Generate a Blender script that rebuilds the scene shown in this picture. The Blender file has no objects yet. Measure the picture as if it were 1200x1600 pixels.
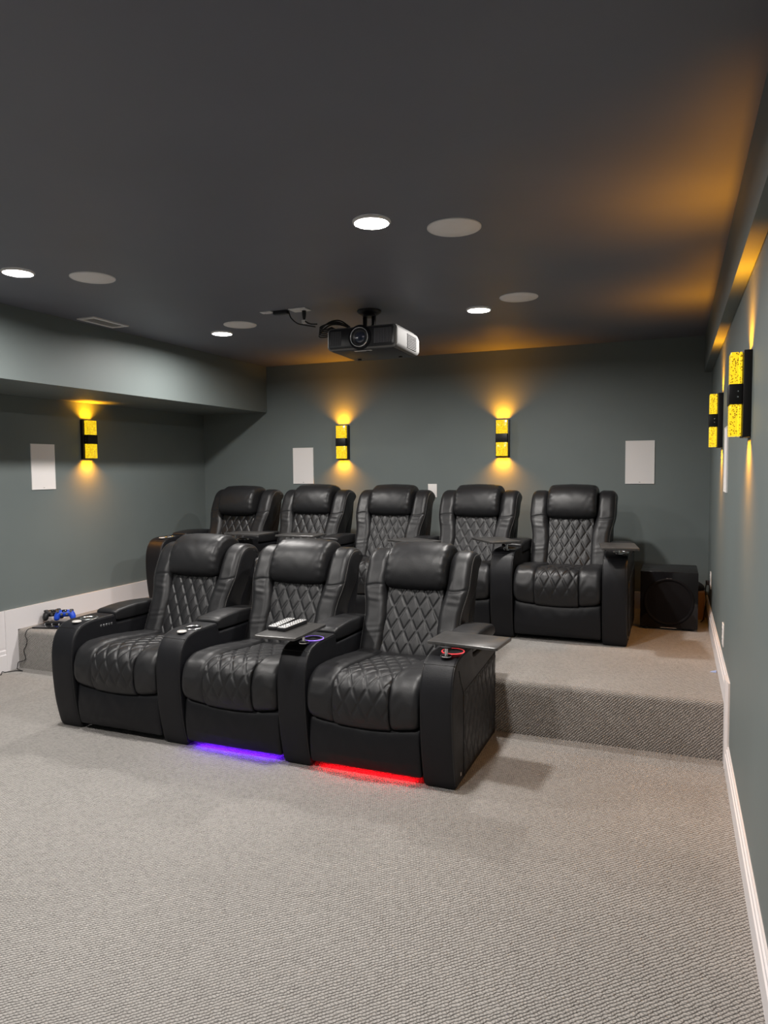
import bpy, bmesh, math, random
import numpy as np
from mathutils import Vector, Matrix

random.seed(7)
rng = np.random.default_rng(7)
SC = bpy.context.scene
COL = SC.collection
PI = math.pi

# ------------------------------------------------------------------ room measures (metres)
H = 2.430            # ceiling
D = 5.958            # back wall
YF = -2.6            # screen wall, behind the camera
XL = -4.700          # left wall
XB, ZB = -3.950, 1.988   # face and underside of the bulkhead
XS, ZS = -0.0515, 2.153  # face and underside of the narrow beam on the right
YR, HP = 3.652, 0.285    # riser and height of the platform
FX, FY = -1.130, 2.868   # front row: outer right edge, front
BX, BY = -0.5156, 4.611  # back row
ARM, SEAT = 0.156, 0.567
PITCH = ARM + SEAT

# ------------------------------------------------------------------ camera
cam_d = bpy.data.cameras.new('camera')
cam = bpy.data.objects.new('camera', cam_d)
COL.objects.link(cam)
SC.camera = cam
cam_d.sensor_fit = 'VERTICAL'
cam_d.sensor_height = 36.0
cam_d.sensor_width = 27.0
cam_d.lens = 1112.36 * 36.0 / 1600.0
cam_d.clip_start = 0.02
_yaw, _pitch, _roll = 0.38737, -0.06158, -0.00888
fw = Vector((-math.sin(_yaw) * math.cos(_pitch), math.cos(_yaw) * math.cos(_pitch), math.sin(_pitch)))
r0 = Vector((math.cos(_yaw), math.sin(_yaw), 0)); u0 = r0.cross(fw)
rr = math.cos(_roll) * r0 + math.sin(_roll) * u0
uu = -math.sin(_roll) * r0 + math.cos(_roll) * u0
M = Matrix((rr, uu, -fw)).transposed().to_4x4()
M.translation = Vector((-0.2543, -0.0976, 1.4370))
cam.matrix_world = M

# ------------------------------------------------------------------ world, view, light levels
world = bpy.data.worlds.new('world'); SC.world = world
world.use_nodes = True
world.node_tree.nodes['Background'].inputs[0].default_value = (0, 0, 0, 1)
world.node_tree.nodes['Background'].inputs[1].default_value = 0.0
SC.view_settings.view_transform = 'Standard'
SC.view_settings.look = 'None'
SC.view_settings.gamma = 1.0
SC.view_settings.use_curve_mapping = False
SC.view_settings.exposure = 0.0
DOWNLIGHT = 31.0       # watts of a recessed lamp
SCONCE_W = 2.9         # watts up and down from each sconce
AMBER = (1.0, 0.375, 0.008)


# ------------------------------------------------------------------ materials
def mat(name, color=(.5, .5, .5), rough=.5, metal=0.0, spec=.5, emit=None, strength=0.0):
    m = bpy.data.materials.new(name); m.use_nodes = True
    b = m.node_tree.nodes['Principled BSDF']
    b.inputs['Base Color'].default_value = (*color, 1)
    b.inputs['Roughness'].default_value = rough
    b.inputs['Metallic'].default_value = metal
    b.inputs['Specular IOR Level'].default_value = spec
    if emit:
        b.inputs['Emission Color'].default_value = (*emit, 1)
        b.inputs['Emission Strength'].default_value = strength
    return m


def node(m, kind, **kw):
    n = m.node_tree.nodes.new(kind)
    for k, v in kw.items():
        setattr(n, k, v)
    return n


def link(m, a, b):
    m.node_tree.links.new(a, b)


def bsdf(m):
    return m.node_tree.nodes['Principled BSDF']


def add_bump(m, scale, strength, dist, detail=2.0, kind='noise'):
    tc = node(m, 'ShaderNodeTexCoord')
    if kind == 'noise':
        t = node(m, 'ShaderNodeTexNoise'); t.inputs['Scale'].default_value = scale
        t.inputs['Detail'].default_value = detail; out = t.outputs['Fac']
    else:
        t = node(m, 'ShaderNodeTexVoronoi'); t.inputs['Scale'].default_value = scale; out = t.outputs['Distance']
    link(m, tc.outputs['Object'], t.inputs['Vector'])
    b = node(m, 'ShaderNodeBump')
    b.inputs['Strength'].default_value = strength; b.inputs['Distance'].default_value = dist
    link(m, out, b.inputs['Height']); link(m, b.outputs['Normal'], bsdf(m).inputs['Normal'])
    return m


def paint(name, color, rough):
    m = mat(name, color, rough, spec=.4)
    tc = node(m, 'ShaderNodeTexCoord')
    n = node(m, 'ShaderNodeTexNoise'); n.inputs['Scale'].default_value = 2.0; n.inputs['Detail'].default_value = 3
    r = node(m, 'ShaderNodeValToRGB')
    r.color_ramp.elements[0].position = .3; r.color_ramp.elements[1].position = .7
    r.color_ramp.elements[0].color = (*[c * .96 for c in color], 1)
    r.color_ramp.elements[1].color = (*[c * 1.04 for c in color], 1)
    link(m, tc.outputs['Object'], n.inputs['Vector']); link(m, n.outputs['Fac'], r.inputs['Fac'])
    link(m, r.outputs['Color'], bsdf(m).inputs['Base Color'])
    n2 = node(m, 'ShaderNodeTexNoise'); n2.inputs['Scale'].default_value = 260; n2.inputs['Detail'].default_value = 2
    b = node(m, 'ShaderNodeBump'); b.inputs['Strength'].default_value = .08; b.inputs['Distance'].default_value = .002
    link(m, tc.outputs['Object'], n2.inputs['Vector']); link(m, n2.outputs['Fac'], b.inputs['Height'])
    link(m, b.outputs['Normal'], bsdf(m).inputs['Normal'])
    return m


def carpet_material():
    m = mat('berber_carpet', (.36, .33, .30), .95, spec=.1)
    tc = node(m, 'ShaderNodeTexCoord')
    sep = node(m, 'ShaderNodeSeparateXYZ'); link(m, tc.outputs['Object'], sep.inputs[0])

    def mth(op, a, b=None, c=None):
        n = node(m, 'ShaderNodeMath', operation=op)
        for i, v in enumerate((a, b, c)):
            if v is None:
                continue
            if isinstance(v, (int, float)):
                n.inputs[i].default_value = v
            else:
                link(m, v, n.inputs[i])
        return n.outputs[0]
    warp = node(m, 'ShaderNodeTexNoise'); warp.inputs['Scale'].default_value = 45; warp.inputs['Detail'].default_value = 2
    link(m, tc.outputs['Object'], warp.inputs['Vector'])
    wv = mth('MULTIPLY', mth('SUBTRACT', warp.outputs['Fac'], .5), .012)
    x = sep.outputs['X']
    v = mth('ADD', sep.outputs['Y'], sep.outputs['Z'])
    across = mth('ADD', mth('MULTIPLY', mth('SUBTRACT', x, v), .7071), wv)
    along = mth('MULTIPLY', mth('ADD', x, v), .7071)
    t = mth('DIVIDE', across, .0112)
    row = mth('FLOOR', t)
    ridge = mth('ABSOLUTE', mth('SINE', mth('MULTIPLY', t, PI)))
    w = mth('ADD', mth('DIVIDE', mth('ADD', along, wv), .0105), mth('MULTIPLY', row, .47))
    loop = mth('ABSOLUTE', mth('SINE', mth('MULTIPLY', w, PI)))
    hgt = mth('MULTIPLY', mth('POWER', ridge, .6), mth('ADD', mth('MULTIPLY', mth('POWER', loop, .7), .6), .4))
    fine = node(m, 'ShaderNodeTexNoise'); fine.inputs['Scale'].default_value = 420; fine.inputs['Detail'].default_value = 2
    link(m, tc.outputs['Object'], fine.inputs['Vector'])
    hgt2 = mth('ADD', hgt, mth('MULTIPLY', fine.outputs['Fac'], .35))
    b = node(m, 'ShaderNodeBump'); b.inputs['Strength'].default_value = 1.0; b.inputs['Distance'].default_value = .010
    link(m, hgt2, b.inputs['Height']); link(m, b.outputs['Normal'], bsdf(m).inputs['Normal'])
    bsdf(m).inputs['Sheen Weight'].default_value = .5
    bsdf(m).inputs['Sheen Roughness'].default_value = .45
    bsdf(m).inputs['Sheen Tint'].default_value = (.9, .86, .82, 1)
    # pale yarn, heathered per loop; shade in the gaps painted into the colour
    cell = node(m, 'ShaderNodeTexWhiteNoise', noise_dimensions='2D')
    cmb = node(m, 'ShaderNodeCombineXYZ'); link(m, row, cmb.inputs[0]); link(m, mth('FLOOR', w), cmb.inputs[1])
    link(m, cmb.outputs[0], cell.inputs['Vector'])
    fac = mth('ADD', mth('MULTIPLY', hgt, .62), mth('ADD', mth('MULTIPLY', cell.outputs['Value'], .22), mth('MULTIPLY', fine.outputs['Fac'], .22)))
    r = node(m, 'ShaderNodeValToRGB')
    e = r.color_ramp.elements
    e[0].position = .20; e[0].color = (.075, .068, .062, 1)
    e[1].position = .68; e[1].color = (.46, .435, .412, 1)
    link(m, fac, r.inputs['Fac'])
    big = node(m, 'ShaderNodeTexNoise'); big.inputs['Scale'].default_value = 2.2; big.inputs['Detail'].default_value = 4
    link(m, tc.outputs['Object'], big.inputs['Vector'])
    hs = node(m, 'ShaderNodeHueSaturation')
    link(m, mth('ADD', mth('MULTIPLY', big.outputs['Fac'], .3), .85), hs.inputs['Value'])
    link(m, r.outputs['Color'], hs.inputs['Color']); link(m, hs.outputs['Color'], bsdf(m).inputs['Base Color'])
    return m


def leather_material(name, color, rough):
    m = mat(name, color, rough, spec=.42 if name == 'black_leather' else .30)
    tc = node(m, 'ShaderNodeTexCoord')
    v = node(m, 'ShaderNodeTexVoronoi'); v.inputs['Scale'].default_value = 330
    n = node(m, 'ShaderNodeTexNoise'); n.inputs['Scale'].default_value = 22; n.inputs['Detail'].default_value = 4
    n.inputs['Distortion'].default_value = .6
    link(m, tc.outputs['Object'], v.inputs['Vector']); link(m, tc.outputs['Object'], n.inputs['Vector'])
    b1 = node(m, 'ShaderNodeBump'); b1.inputs['Strength'].default_value = .06; b1.inputs['Distance'].default_value = .003
    b2 = node(m, 'ShaderNodeBump'); b2.inputs['Strength'].default_value = .22; b2.inputs['Distance'].default_value = .0015
    link(m, n.outputs['Fac'], b1.inputs['Height']); link(m, v.outputs['Distance'], b2.inputs['Height'])
    link(m, b1.outputs['Normal'], b2.inputs['Normal']); link(m, b2.outputs['Normal'], bsdf(m).inputs['Normal'])
    rr_ = node(m, 'ShaderNodeMapRange'); rr_.inputs['To Min'].default_value = rough - .06; rr_.inputs['To Max'].default_value = rough + .08
    link(m, n.outputs['Fac'], rr_.inputs['Value']); link(m, rr_.outputs['Result'], bsdf(m).inputs['Roughness'])
    return m


def crystal_material():
    m = mat('amber_bubble_glass', (.5, .28, .02), .15)
    tc = node(m, 'ShaderNodeTexCoord')
    v = node(m, 'ShaderNodeTexVoronoi'); v.inputs['Scale'].default_value = 150
    link(m, tc.outputs['Object'], v.inputs['Vector'])
    r = node(m, 'ShaderNodeValToRGB')
    e = r.color_ramp.elements
    e[0].position = .27; e[0].color = (.11, .05, .0, 1)
    e[1].position = .46; e[1].color = (1.0, .70, .016, 1)
    link(m, v.outputs['Distance'], r.inputs['Fac'])
    link(m, r.outputs['Color'], bsdf(m).inputs['Emission Color'])
    bsdf(m).inputs['Emission Strength'].default_value = 1.0
    return m


def tray_material():
    m = mat('dark_woodgrain_laminate', (.05, .05, .05), .32, spec=.5)
    tc = node(m, 'ShaderNodeTexCoord'); mp = node(m, 'ShaderNodeMapping'); mp.inputs['Scale'].default_value = (90, 6, 6)
    n = node(m, 'ShaderNodeTexNoise'); n.inputs['Scale'].default_value = 3; n.inputs['Detail'].default_value = 5
    r = node(m, 'ShaderNodeValToRGB')
    r.color_ramp.elements[0].position = .35; r.color_ramp.elements[0].color = (.035, .034, .034, 1)
    r.color_ramp.elements[1].position = .75; r.color_ramp.elements[1].color = (.085, .082, .08, 1)
    link(m, tc.outputs['Object'], mp.inputs['Vector']); link(m, mp.outputs['Vector'], n.inputs['Vector'])
    link(m, n.outputs['Fac'], r.inputs['Fac']); link(m, r.outputs['Color'], bsdf(m).inputs['Base Color'])
    return m


MT = dict(
    wall=paint('dark_green_grey_wall_paint', (.160, .188, .187), .55),
    ceiling=paint('charcoal_ceiling_paint', (.168, .173, .205), .50),
    white_trim=add_bump(mat('white_trim_paint', (.78, .75, .76), .4), 30, .05, .002),
    carpet=carpet_material(),
    leather=leather_material('black_leather', (.0125, .0126, .0140), .42),
    leather_plain=leather_material('black_leather_smooth', (.0080, .0083, .0105), .47),
    stitch=mat('grey_thread', (.30, .29, .28), .8),
    piping=mat('black_piping', (.01, .01, .011), .4),
    chrome=mat('polished_steel', (.75, .75, .76), .18, 1.0),
    cap=mat('brushed_satin_cap', (.62, .60, .58), .4, .3),
    black_plastic=add_bump(mat('black_plastic', (.012, .012, .014), .4), 300, .05, .001),
    black_gloss=mat('gloss_black', (.008, .008, .01), .12),
    black_matte=mat('matte_black', (.005, .005, .007), .75, spec=.2),
    black_metal=mat('black_metal', (.012, .011, .012), .45, .3),
    white_plastic=mat('white_plastic', (.86, .84, .83), .45),
    speaker_white=add_bump(mat('white_speaker_grille', (.88, .845, .835), .7), 500, .15, .001, kind='voronoi'),
    silver=add_bump(mat('silver_white_casing', (.13, .129, .127), .62, 0.0), 200, .03, .001),
    dark_grey=mat('dark_grey_plastic', (.03, .03, .034), .5),
    grille_grey=mat('grille_grey_plastic', (.11, .11, .12), .4),
    tray=tray_material(),
    lens=mat('downlight_lens', (.9, .9, .9), .5, emit=(1.0, .955, .91), strength=14.0),
    crystal=crystal_material(),
    violet=mat('violet_led', (.1, .05, .2), .4, emit=(.14, .012, 1.0), strength=48.0),
    red=mat('red_led', (.2, .02, .02), .4, emit=(1.0, .006, .012), strength=44.0),
    violet_ring=mat('violet_ring_light', (.1, .05, .2), .4, emit=(.35, .18, 1.0), strength=1.5),
    red_ring=mat('red_ring_light', (.2, .02, .02), .4, emit=(1.0, .05, .06), strength=1.7),
    blue=add_bump(mat('blue_plastic', (.012, .075, .62), .35), 80, .05, .001),
    cardboard=add_bump(mat('brown_cardboard', (.30, .17, .08), .8), 120, .1, .001),
    key=mat('key_glare_grey', (.55, .55, .55), .45),
    lens_glass=mat('coated_lens_glass', (.015, .02, .04), .14, spec=1.0),
    cable=mat('black_cable', (.008, .008, .009), .5),
    pale_tape=mat('pale_blue_tape', (.35, .45, .75), .6),
    bag=add_bump(mat('black_fabric', (.01, .01, .01), .85), 300, .3, .002),
)


# ------------------------------------------------------------------ geometry helpers
def finish(name, me, m, parent=None, loc=None, smooth=False):
    if m is not None and len(me.materials) == 0:
        me.materials.append(MT[m] if isinstance(m, str) else m)
    if smooth:
        me.polygons.foreach_set('use_smooth', [True] * len(me.polygons))
        if smooth != 'full':
            try:
                me.set_sharp_from_angle(angle=math.radians(40))
            except Exception:
                pass
    o = bpy.data.objects.new(name, me); COL.objects.link(o)
    if parent is not None:
        o.parent = parent
    if loc is not None:
        o.location = loc
    return o


def meshed(name, verts, faces):
    me = bpy.data.meshes.new(name); me.from_pydata([tuple(map(float, v)) for v in verts], [], faces); me.update()
    return me


class Build:
    """collects shapes of ONE part"""
    def __init__(s):
        s.v = []; s.f = []

    def box(s, x0, x1, y0, y1, z0, z1, M=None):
        n = len(s.v)
        p = [(x, y, z) for z in (z0, z1) for y in (y0, y1) for x in (x0, x1)]
        if M is not None:
            p = [tuple(M @ Vector(q)) for q in p]
        s.v += p
        s.f += [tuple(n + i for i in q) for q in ((0, 2, 3, 1), (4, 5, 7, 6), (0, 1, 5, 4), (2, 6, 7, 3), (0, 4, 6, 2), (1, 3, 7, 5))]
        return s

    def rings(s, rings, cap=True, closed=True):
        n = len(s.v); k = len(rings[0])
        for r in rings:
            s.v += [tuple(p) for p in r]
        for i in range(len(rings) - 1):
            for j in range(k if closed else k - 1):
                a = n + i * k + j; b = n + i * k + (j + 1) % k
                s.f.append((a, b, b + k, a + k))
        if cap:
            s.f.append(tuple(n + j for j in reversed(range(k))))
            s.f.append(tuple(n + (len(rings) - 1) * k + j for j in range(k)))
        return s

    def lathe(s, prof, seg=32, c=(0, 0, 0), M=None, cap=True):
        rg = []
        for r, z in prof:
            ring = [Vector((c[0] + r * math.cos(2 * PI * j / seg), c[1] + r * math.sin(2 * PI * j / seg), c[2] + z)) for j in range(seg)]
            if M is not None:
                ring = [M @ p for p in ring]
            rg.append(ring)
        return s.rings(rg, cap)

    def tube(s, pts, rad, seg=8):
        pts = [Vector(p) for p in pts]; rg = []
        up = Vector((0.123, 0.31, 0.94)).normalized()
        for i, p in enumerate(pts):
            t = (pts[min(i + 1, len(pts) - 1)] - pts[max(i - 1, 0)]).normalized()
            a = t.cross(up)
            if a.length < 1e-3:
                a = t.cross(Vector((1, 0, 0)))
            a.normalize(); b = a.cross(t)
            rg.append([p + rad * (math.cos(2 * PI * j / seg) * a + math.sin(2 * PI * j / seg) * b) for j in range(seg)])
        return s.rings(rg)

    def make(s, name, m, parent=None, loc=None, smooth=False, bevel=0, seg=2):
        me = meshed(name, s.v, s.f)
        bm = bmesh.new(); bm.from_mesh(me)
        bmesh.ops.recalc_face_normals(bm, faces=bm.faces)
        if bevel:
            es = [e for e in bm.edges if len(e.link_faces) == 2 and e.calc_face_angle(0) > math.radians(35)]
            bmesh.ops.bevel(bm, geom=es, offset=bevel, segments=seg, profile=.5, affect='EDGES', clamp_overlap=True)
            smooth = smooth or True
        bm.to_mesh(me); bm.free()
        return finish(name, me, m, parent, loc, smooth)


def spline(pts, n=12, closed=False):
    """Catmull-Rom through points"""
    P = np.array(pts, float); out = []
    N = len(P)
    for i in range(N if closed else N - 1):
        if closed:
            a, b, c, d = P[(i - 1) % N], P[i], P[(i + 1) % N], P[(i + 2) % N]
        else:
            a, b, c, d = P[max(i - 1, 0)], P[i], P[i + 1], P[min(i + 2, N - 1)]
        for k in range(n):
            t = k / n
            out.append(.5 * ((2 * b) + (-a + c) * t + (2 * a - 5 * b + 4 * c - d) * t * t + (-a + 3 * b - 3 * c + d) * t ** 3))
    if not closed:
        out.append(P[-1])
    return np.array(out)


def resample(P, step, closed=True):
    Q = np.vstack([P, P[:1]]) if closed else P
    seg = np.linalg.norm(np.diff(Q, axis=0), axis=1); s = np.concatenate([[0], np.cumsum(seg)])
    n = max(8, int(round(s[-1] / step)))
    t = np.linspace(0, s[-1], n + (0 if closed else 1), endpoint=not closed)
    return np.stack([np.interp(t, s, Q[:, k]) for k in range(Q.shape[1])], 1), t


def normals2d(P):
    """outward normals of a closed loop in the (y, z) plane"""
    T = np.roll(P, -1, 0) - np.roll(P, 1, 0)
    T /= np.linalg.norm(T, axis=1)[:, None] + 1e-12
    Nn = np.stack([T[:, 1], -T[:, 0]], 1)
    a = .5 * np.sum(P[:, 0] * np.roll(P[:, 1], -1) - np.roll(P[:, 0], -1) * P[:, 1])
    return Nn if a > 0 else -Nn


def sweep(name, prof, x0, x1, r, step, xstep, m, parent=None, disp=None, ends=6, raw=False, shear=None, smooth='full', zwarp=None):
    """a closed (y, z) profile run along x, its ends rounded by r; disp(s, X, Y, Z) pushes it outward"""
    P = np.array(prof, float) if raw else spline(prof, 10, True)
    P, s = resample(P, step)
    Nn = normals2d(P)
    for _ in range(2):
        Nn = (np.roll(Nn, 1, 0) + 2 * Nn + np.roll(Nn, -1, 0)); Nn /= np.linalg.norm(Nn, axis=1)[:, None]
    th = np.linspace(0, PI / 2, ends)
    xs = list(x0 + r * (1 - np.cos(th))); ins = list(r * (1 - np.sin(th)))
    k = max(2, int((x1 - x0 - 2 * r) / xstep))
    mid = list(np.linspace(x0 + r, x1 - r, k + 1))[1:-1]
    xs = xs + mid + list(x1 - r * (1 - np.cos(th)))[::-1]
    ins = ins + [0] * len(mid) + ins[::-1]
    xs = np.array(xs); ins = np.array(ins)
    Y = P[None, :, 0] - ins[:, None] * Nn[None, :, 0]
    Z = P[None, :, 1] - ins[:, None] * Nn[None, :, 1]
    X = np.repeat(xs[:, None], len(P), 1)
    if disp is not None:
        d = disp(np.repeat(s[None], len(xs), 0), X, Y, Z)
        fade = np.clip(1 - ins / (r + 1e-9), 0, 1)[:, None] if r > 0 else 1
        d = d * fade
        Y = Y + d * Nn[None, :, 0]; Z = Z + d * Nn[None, :, 1]
    if shear is not None:
        X = X + shear(Z)
    if zwarp is not None:
        Z = Z + zwarp(X, Y, Z)
    V = np.stack([X, Y, Z], -1).reshape(-1, 3)
    n = len(P); F = []
    for i in range(len(xs) - 1):
        for j in range(n):
            a = i * n + j; b = i * n + (j + 1) % n
            F.append((a, a + n, b + n, b))
    if shear is None:
        F.append(tuple(range(n))); F.append(tuple((len(xs) - 1) * n + j for j in reversed(range(n))))
    else:      # ends that are not flat: laced across from front to back
        for o_, rev in ((0, False), ((len(xs) - 1) * n, True)):
            for j in range((n - 1) // 2):
                q = [o_ + j, o_ + j + 1, o_ + n - 2 - j, o_ + n - 1 - j]
                q = list(dict.fromkeys(q))
                if len(q) > 2:
                    F.append(tuple(reversed(q)) if rev else tuple(q))
    me = meshed(name, V, F)
    bm = bmesh.new(); bm.from_mesh(me); bmesh.ops.recalc_face_normals(bm, faces=bm.faces); bm.to_mesh(me); bm.free()
    return finish(name, me, m, parent, smooth=smooth)


def edge_path(prof, x_edge, sign, r, ang=45, lift=.0015):
    """where a seam runs round a swept end: points at the given angle of its rounding"""
    P, s = resample(spline(prof, 10, True), .004); Nn = normals2d(P)
    t = math.radians(ang)
    ins = r * (1 - math.sin(t)) - lift
    x = x_edge - sign * (r * (1 - math.cos(t)) - lift * .5)
    Q = P - ins * Nn
    return [Vector((x, q[0], q[1])) for q in Q], [Vector((sign * math.cos(t), math.sin(t) * a, math.sin(t) * b)) for a, b in Nn]


def dashes(bd, path, nrm, length=.006, gap=.004, width=.0016):
    """thread stitches along a path"""
    acc = 0.0; i = 0
    d = [0.0]
    for a, b in zip(path, path[1:]):
        d.append(d[-1] + (b - a).length)

    def at(t):
        for k in range(len(d) - 1):
            if d[k + 1] >= t:
                f = (t - d[k]) / max(1e-9, d[k + 1] - d[k])
                return path[k].lerp(path[k + 1], f), nrm[k]
        return path[-1], nrm[-1]
    t = 0
    while t + length < d[-1]:
        p, n = at(t); q, _ = at(t + length)
        side = (q - p).cross(n).normalized() * width * .5
        b = len(bd.v)
        bd.v += [tuple(p - side), tuple(p + side), tuple(q + side), tuple(q - side), tuple((p + q) / 2 + n * .0012)]
        bd.f += [(b, b + 1, b + 4), (b + 1, b + 2, b + 4), (b + 2, b + 3, b + 4), (b + 3, b, b + 4), (b + 3, b + 2, b + 1, b)]
        t += length + gap


def empty(name, loc, rz=0.0):
    o = bpy.data.objects.new(name, None); COL.objects.link(o)
    o.location = loc; o.rotation_euler = (0, 0, rz); o.empty_display_size = .1
    return o


def tag(o, label, cat, group=None):
    o['label'] = label; o['category'] = cat
    if group:
        o['group'] = group
    return o


def struct(o, label=None):
    o['kind'] = 'structure'
    if label:
        o['label'] = label
    return o


def copy_tree(o, parent=None):
    c = o.copy(); COL.objects.link(c); c.parent = parent
    for ch in list(o.children):
        copy_tree(ch, c)
    return c


# ================================================================== THE ROOM
T = .12
struct(Build().box(XL - T, T, YF - T, YR + .05, -T, 0).make('floor', 'carpet'), 'grey-beige looped carpet floor')
# raised platform with a rounded carpeted nosing
nos = .035
pp = [(YR, 0.0), (YR, HP - nos)]
for k in range(1, 9):
    a = PI / 2 * k / 8
    pp.append((YR + nos * (1 - math.cos(a)), HP - nos + nos * math.sin(a)))
pp += [(D, HP), (D, 0.0)]
b = Build(); b.rings([[(XL, y, z) for y, z in pp], [(0, y, z) for y, z in pp]])
struct(b.make('floor_platform', 'carpet', smooth=True), 'carpeted raised platform under the back row')
struct(Build().box(XL - T, T, YF - T, D + T, H, H + T).make('ceiling', 'ceiling'), 'dark charcoal painted ceiling')
struct(Build().box(XL - T, T, D, D + T, -T, H).make('wall_back', 'wall'), 'dark green-grey back wall')
struct(Build().box(XL - T, XL, YF - T, D, -T, H).make('wall_left', 'wall'), 'dark green-grey left wall')
struct(Build().box(0, T, YF - T, D, -T, H).make('wall_right', 'wall'), 'dark green-grey right wall')
struct(Build().box(XL, 0, YF - T, YF, -T, H).make('wall_front', 'wall'), 'dark green-grey wall behind the camera')
struct(Build().box(XL, XB, YF, D, ZB, H).make('bulkhead_ceiling', 'wall'), 'boxed-in soffit along the left wall')
struct(Build().box(XS, 0, YF, D, ZS, H).make('ceiling_beam', 'wall'), 'shallow boxed beam along the right wall')


def board(name, x_wall, sgn, y0, y1, z0, z1, th=.016, stepped=True):
    """a painted board on a side wall; sgn = +1 when it sticks out towards +x"""
    b = Build()
    h = z1 - z0
    if stepped:
        pr = [(0, z0), (th, z0), (th, z1 - h * .30), (th * .72, z1 - h * .27), (th * .72, z1 - h * .12), (th * .4, z1 - h * .09), (th * .4, z1), (0, z1)]
    else:
        pr = [(0, z0), (th, z0), (th, z1), (0, z1)]
    b.rings([[(x_wall + sgn * t, y, z) for t, z in pr] for y in (y0, y1)])
    return b.make(name, 'white_trim')


struct(board('baseboard_right', 0, -1, YF, YR - .135, 0, .122))
b = Build()   # upright return beside the step, its profile turned on edge
pr = [(0, YR + .0), (.017, YR), (.017, YR - .095), (.012, YR - .099), (.012, YR - .118), (.007, YR - .122), (.007, YR - .135), (0, YR - .135)]
b.rings([[(-t, y, z) for t, y in pr] for z in (0, HP + .138)])
struct(b.make('trim_1', 'white_trim'))
struct(board('baseboard_right_platform', 0, -1, YR, D, HP, HP + .138))
struct(board('baseboard_left_platform', XL, 1, YR, D, HP, HP + .152, stepped=False))
struct(board('trim_2', XL, 1, 3.0, YR - .10, 0.17, HP + .152, th=.008, stepped=False), 'white board above the baseboard beside the step')
struct(board('trim_3', XL, 1, YR - .10, YR, 0, HP + .152, th=.017, stepped=False))
struct(board('baseboard_left', XL, 1, YF, YR - .10, 0, .17))
b = Build(); b.box(XL, 0, D - .016, D, HP, HP + .138)
struct(b.make('baseboard_back', 'white_trim', bevel=.003))


# ================================================================== RECLINERS
QA, QB = .075, .132


def quilt(s, x, depth=.0052, a=QA, b_=QB, w=.0064):
    L = 1 / math.sqrt(1 / a ** 2 + 1 / b_ ** 2)
    t1 = x / a + s / b_; t2 = x / a - s / b_
    d1 = np.abs(t1 - np.round(t1)) * L; d2 = np.abs(t2 - np.round(t2)) * L
    d = np.minimum(d1, d2)
    puff = np.sqrt(np.clip(d1 * d2, 0, None)) / (L * .5)
    return .0032 * puff - depth * np.exp(-(d / w) ** 2) + .0022 * np.exp(-(d / .0026) ** 2)


def waves(Y, Z, X, k=1.0):
    return k * (.0016 * np.sin(34 * Z + 22 * X + 3 * np.sin(19 * Y)) * np.sin(27 * Y - 31 * X) + .0011 * np.sin(71 * Z - 40 * X + 5 * np.sin(23 * X)))


def back(p, dy=.045):
    return [(y + dy, z) for y, z in p]


SEAT_MID = [(-.018, .236), (-.050, .262), (-.066, .33), (-.062, .40), (-.034, .452), (.03, .478), (.13, .476), (.27, .462), (.44, .446), (.585, .436), (.61, .38), (.50, .31), (.25, .25), (.06, .228)]
SEAT_SIDE = [(-.014, .238), (-.048, .264), (-.062, .33), (-.056, .40), (-.026, .458), (.04, .490), (.14, .492), (.28, .480), (.44, .462), (.575, .446), (.60, .38), (.50, .31), (.25, .25), (.06, .236)]
FOOT = [(.000, .036), (-.014, .05), (-.026, .11), (-.028, .17), (-.018, .222), (.0, .236), (.035, .23), (.05, .13), (.045, .045), (.02, .035)]
BACK_MID = back([(.50, .40), (.49, .44), (.545, .56), (.60, .68), (.642, .78), (.67, .82), (.74, .80), (.73, .70), (.66, .50), (.62, .40), (.56, .37)])
WING = back([(.515, .39), (.468, .43), (.490, .50), (.552, .64), (.600, .755), (.650, .86), (.695, .93), (.755, .966), (.83, .968), (.895, .945), (.918, .905), (.895, .872), (.845, .83), (.79, .70), (.72, .48), (.68, .36), (.58, .345)])
HEAD = back([(.652, .768), (.616, .785), (.602, .83), (.612, .89), (.640, .945), (.690, .988), (.76, 1.008), (.835, .998), (.885, .968), (.895, .925), (.85, .88), (.79, .81), (.72, .77)])
SHELL = [(.62, .30), (.70, .31), (.765, .315), (.84, .50), (.912, .70), (.950, .86), (.945, .895), (.885, .88), (.805, .72), (.72, .50)]


def seat_mid_disp(s, X, Y, Z):
    top = np.clip((s - .055) / .05, 0, 1) * np.clip((.78 - s) / .04, 0, 1)
    crown = .011 * (1 - (X / .14) ** 2)
    return crown * top + quilt(s - .02, X) * top


def low_edge(X, Y, Z):
    return .030 * (X / .28) ** 2 * np.clip((.40 - Z) / .15, 0, 1) * (Y < .3)


def seat_side_disp(s, X, Y, Z):
    return waves(Y, Z, X, .9) * np.clip(s / .1, 0, 1)


def back_mid_disp(s, X, Y, Z):
    front = np.clip((.50 - s) / .03, 0, 1)
    return (quilt(s + .03, X) + .006 * (1 - (X / .155) ** 2)) * front


def wing_flare(Z):
    t = np.clip((Z - .625) / .18, 0, 1)
    return .030 * t * t * (3 - 2 * t)


def wing_disp(s, X, Y, Z):
    seam = -.006 * np.exp(-((Z - .778 - .010 * np.sin(X * 25)) / .005) ** 2)
    fold = .0016 * np.sin(165 * Z + 14 * X) * np.exp(-((Z - .72) / .035) ** 2) * np.exp(-((np.abs(X) - .21) / .045) ** 2) * (Y < .80)
    fold2 = .0010 * np.sin(210 * Z - 26 * X) * np.exp(-((Z - .55) / .03) ** 2) * (Y < .75)
    return seam + fold + fold2 + waves(Y, Z, X, .55)


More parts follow.
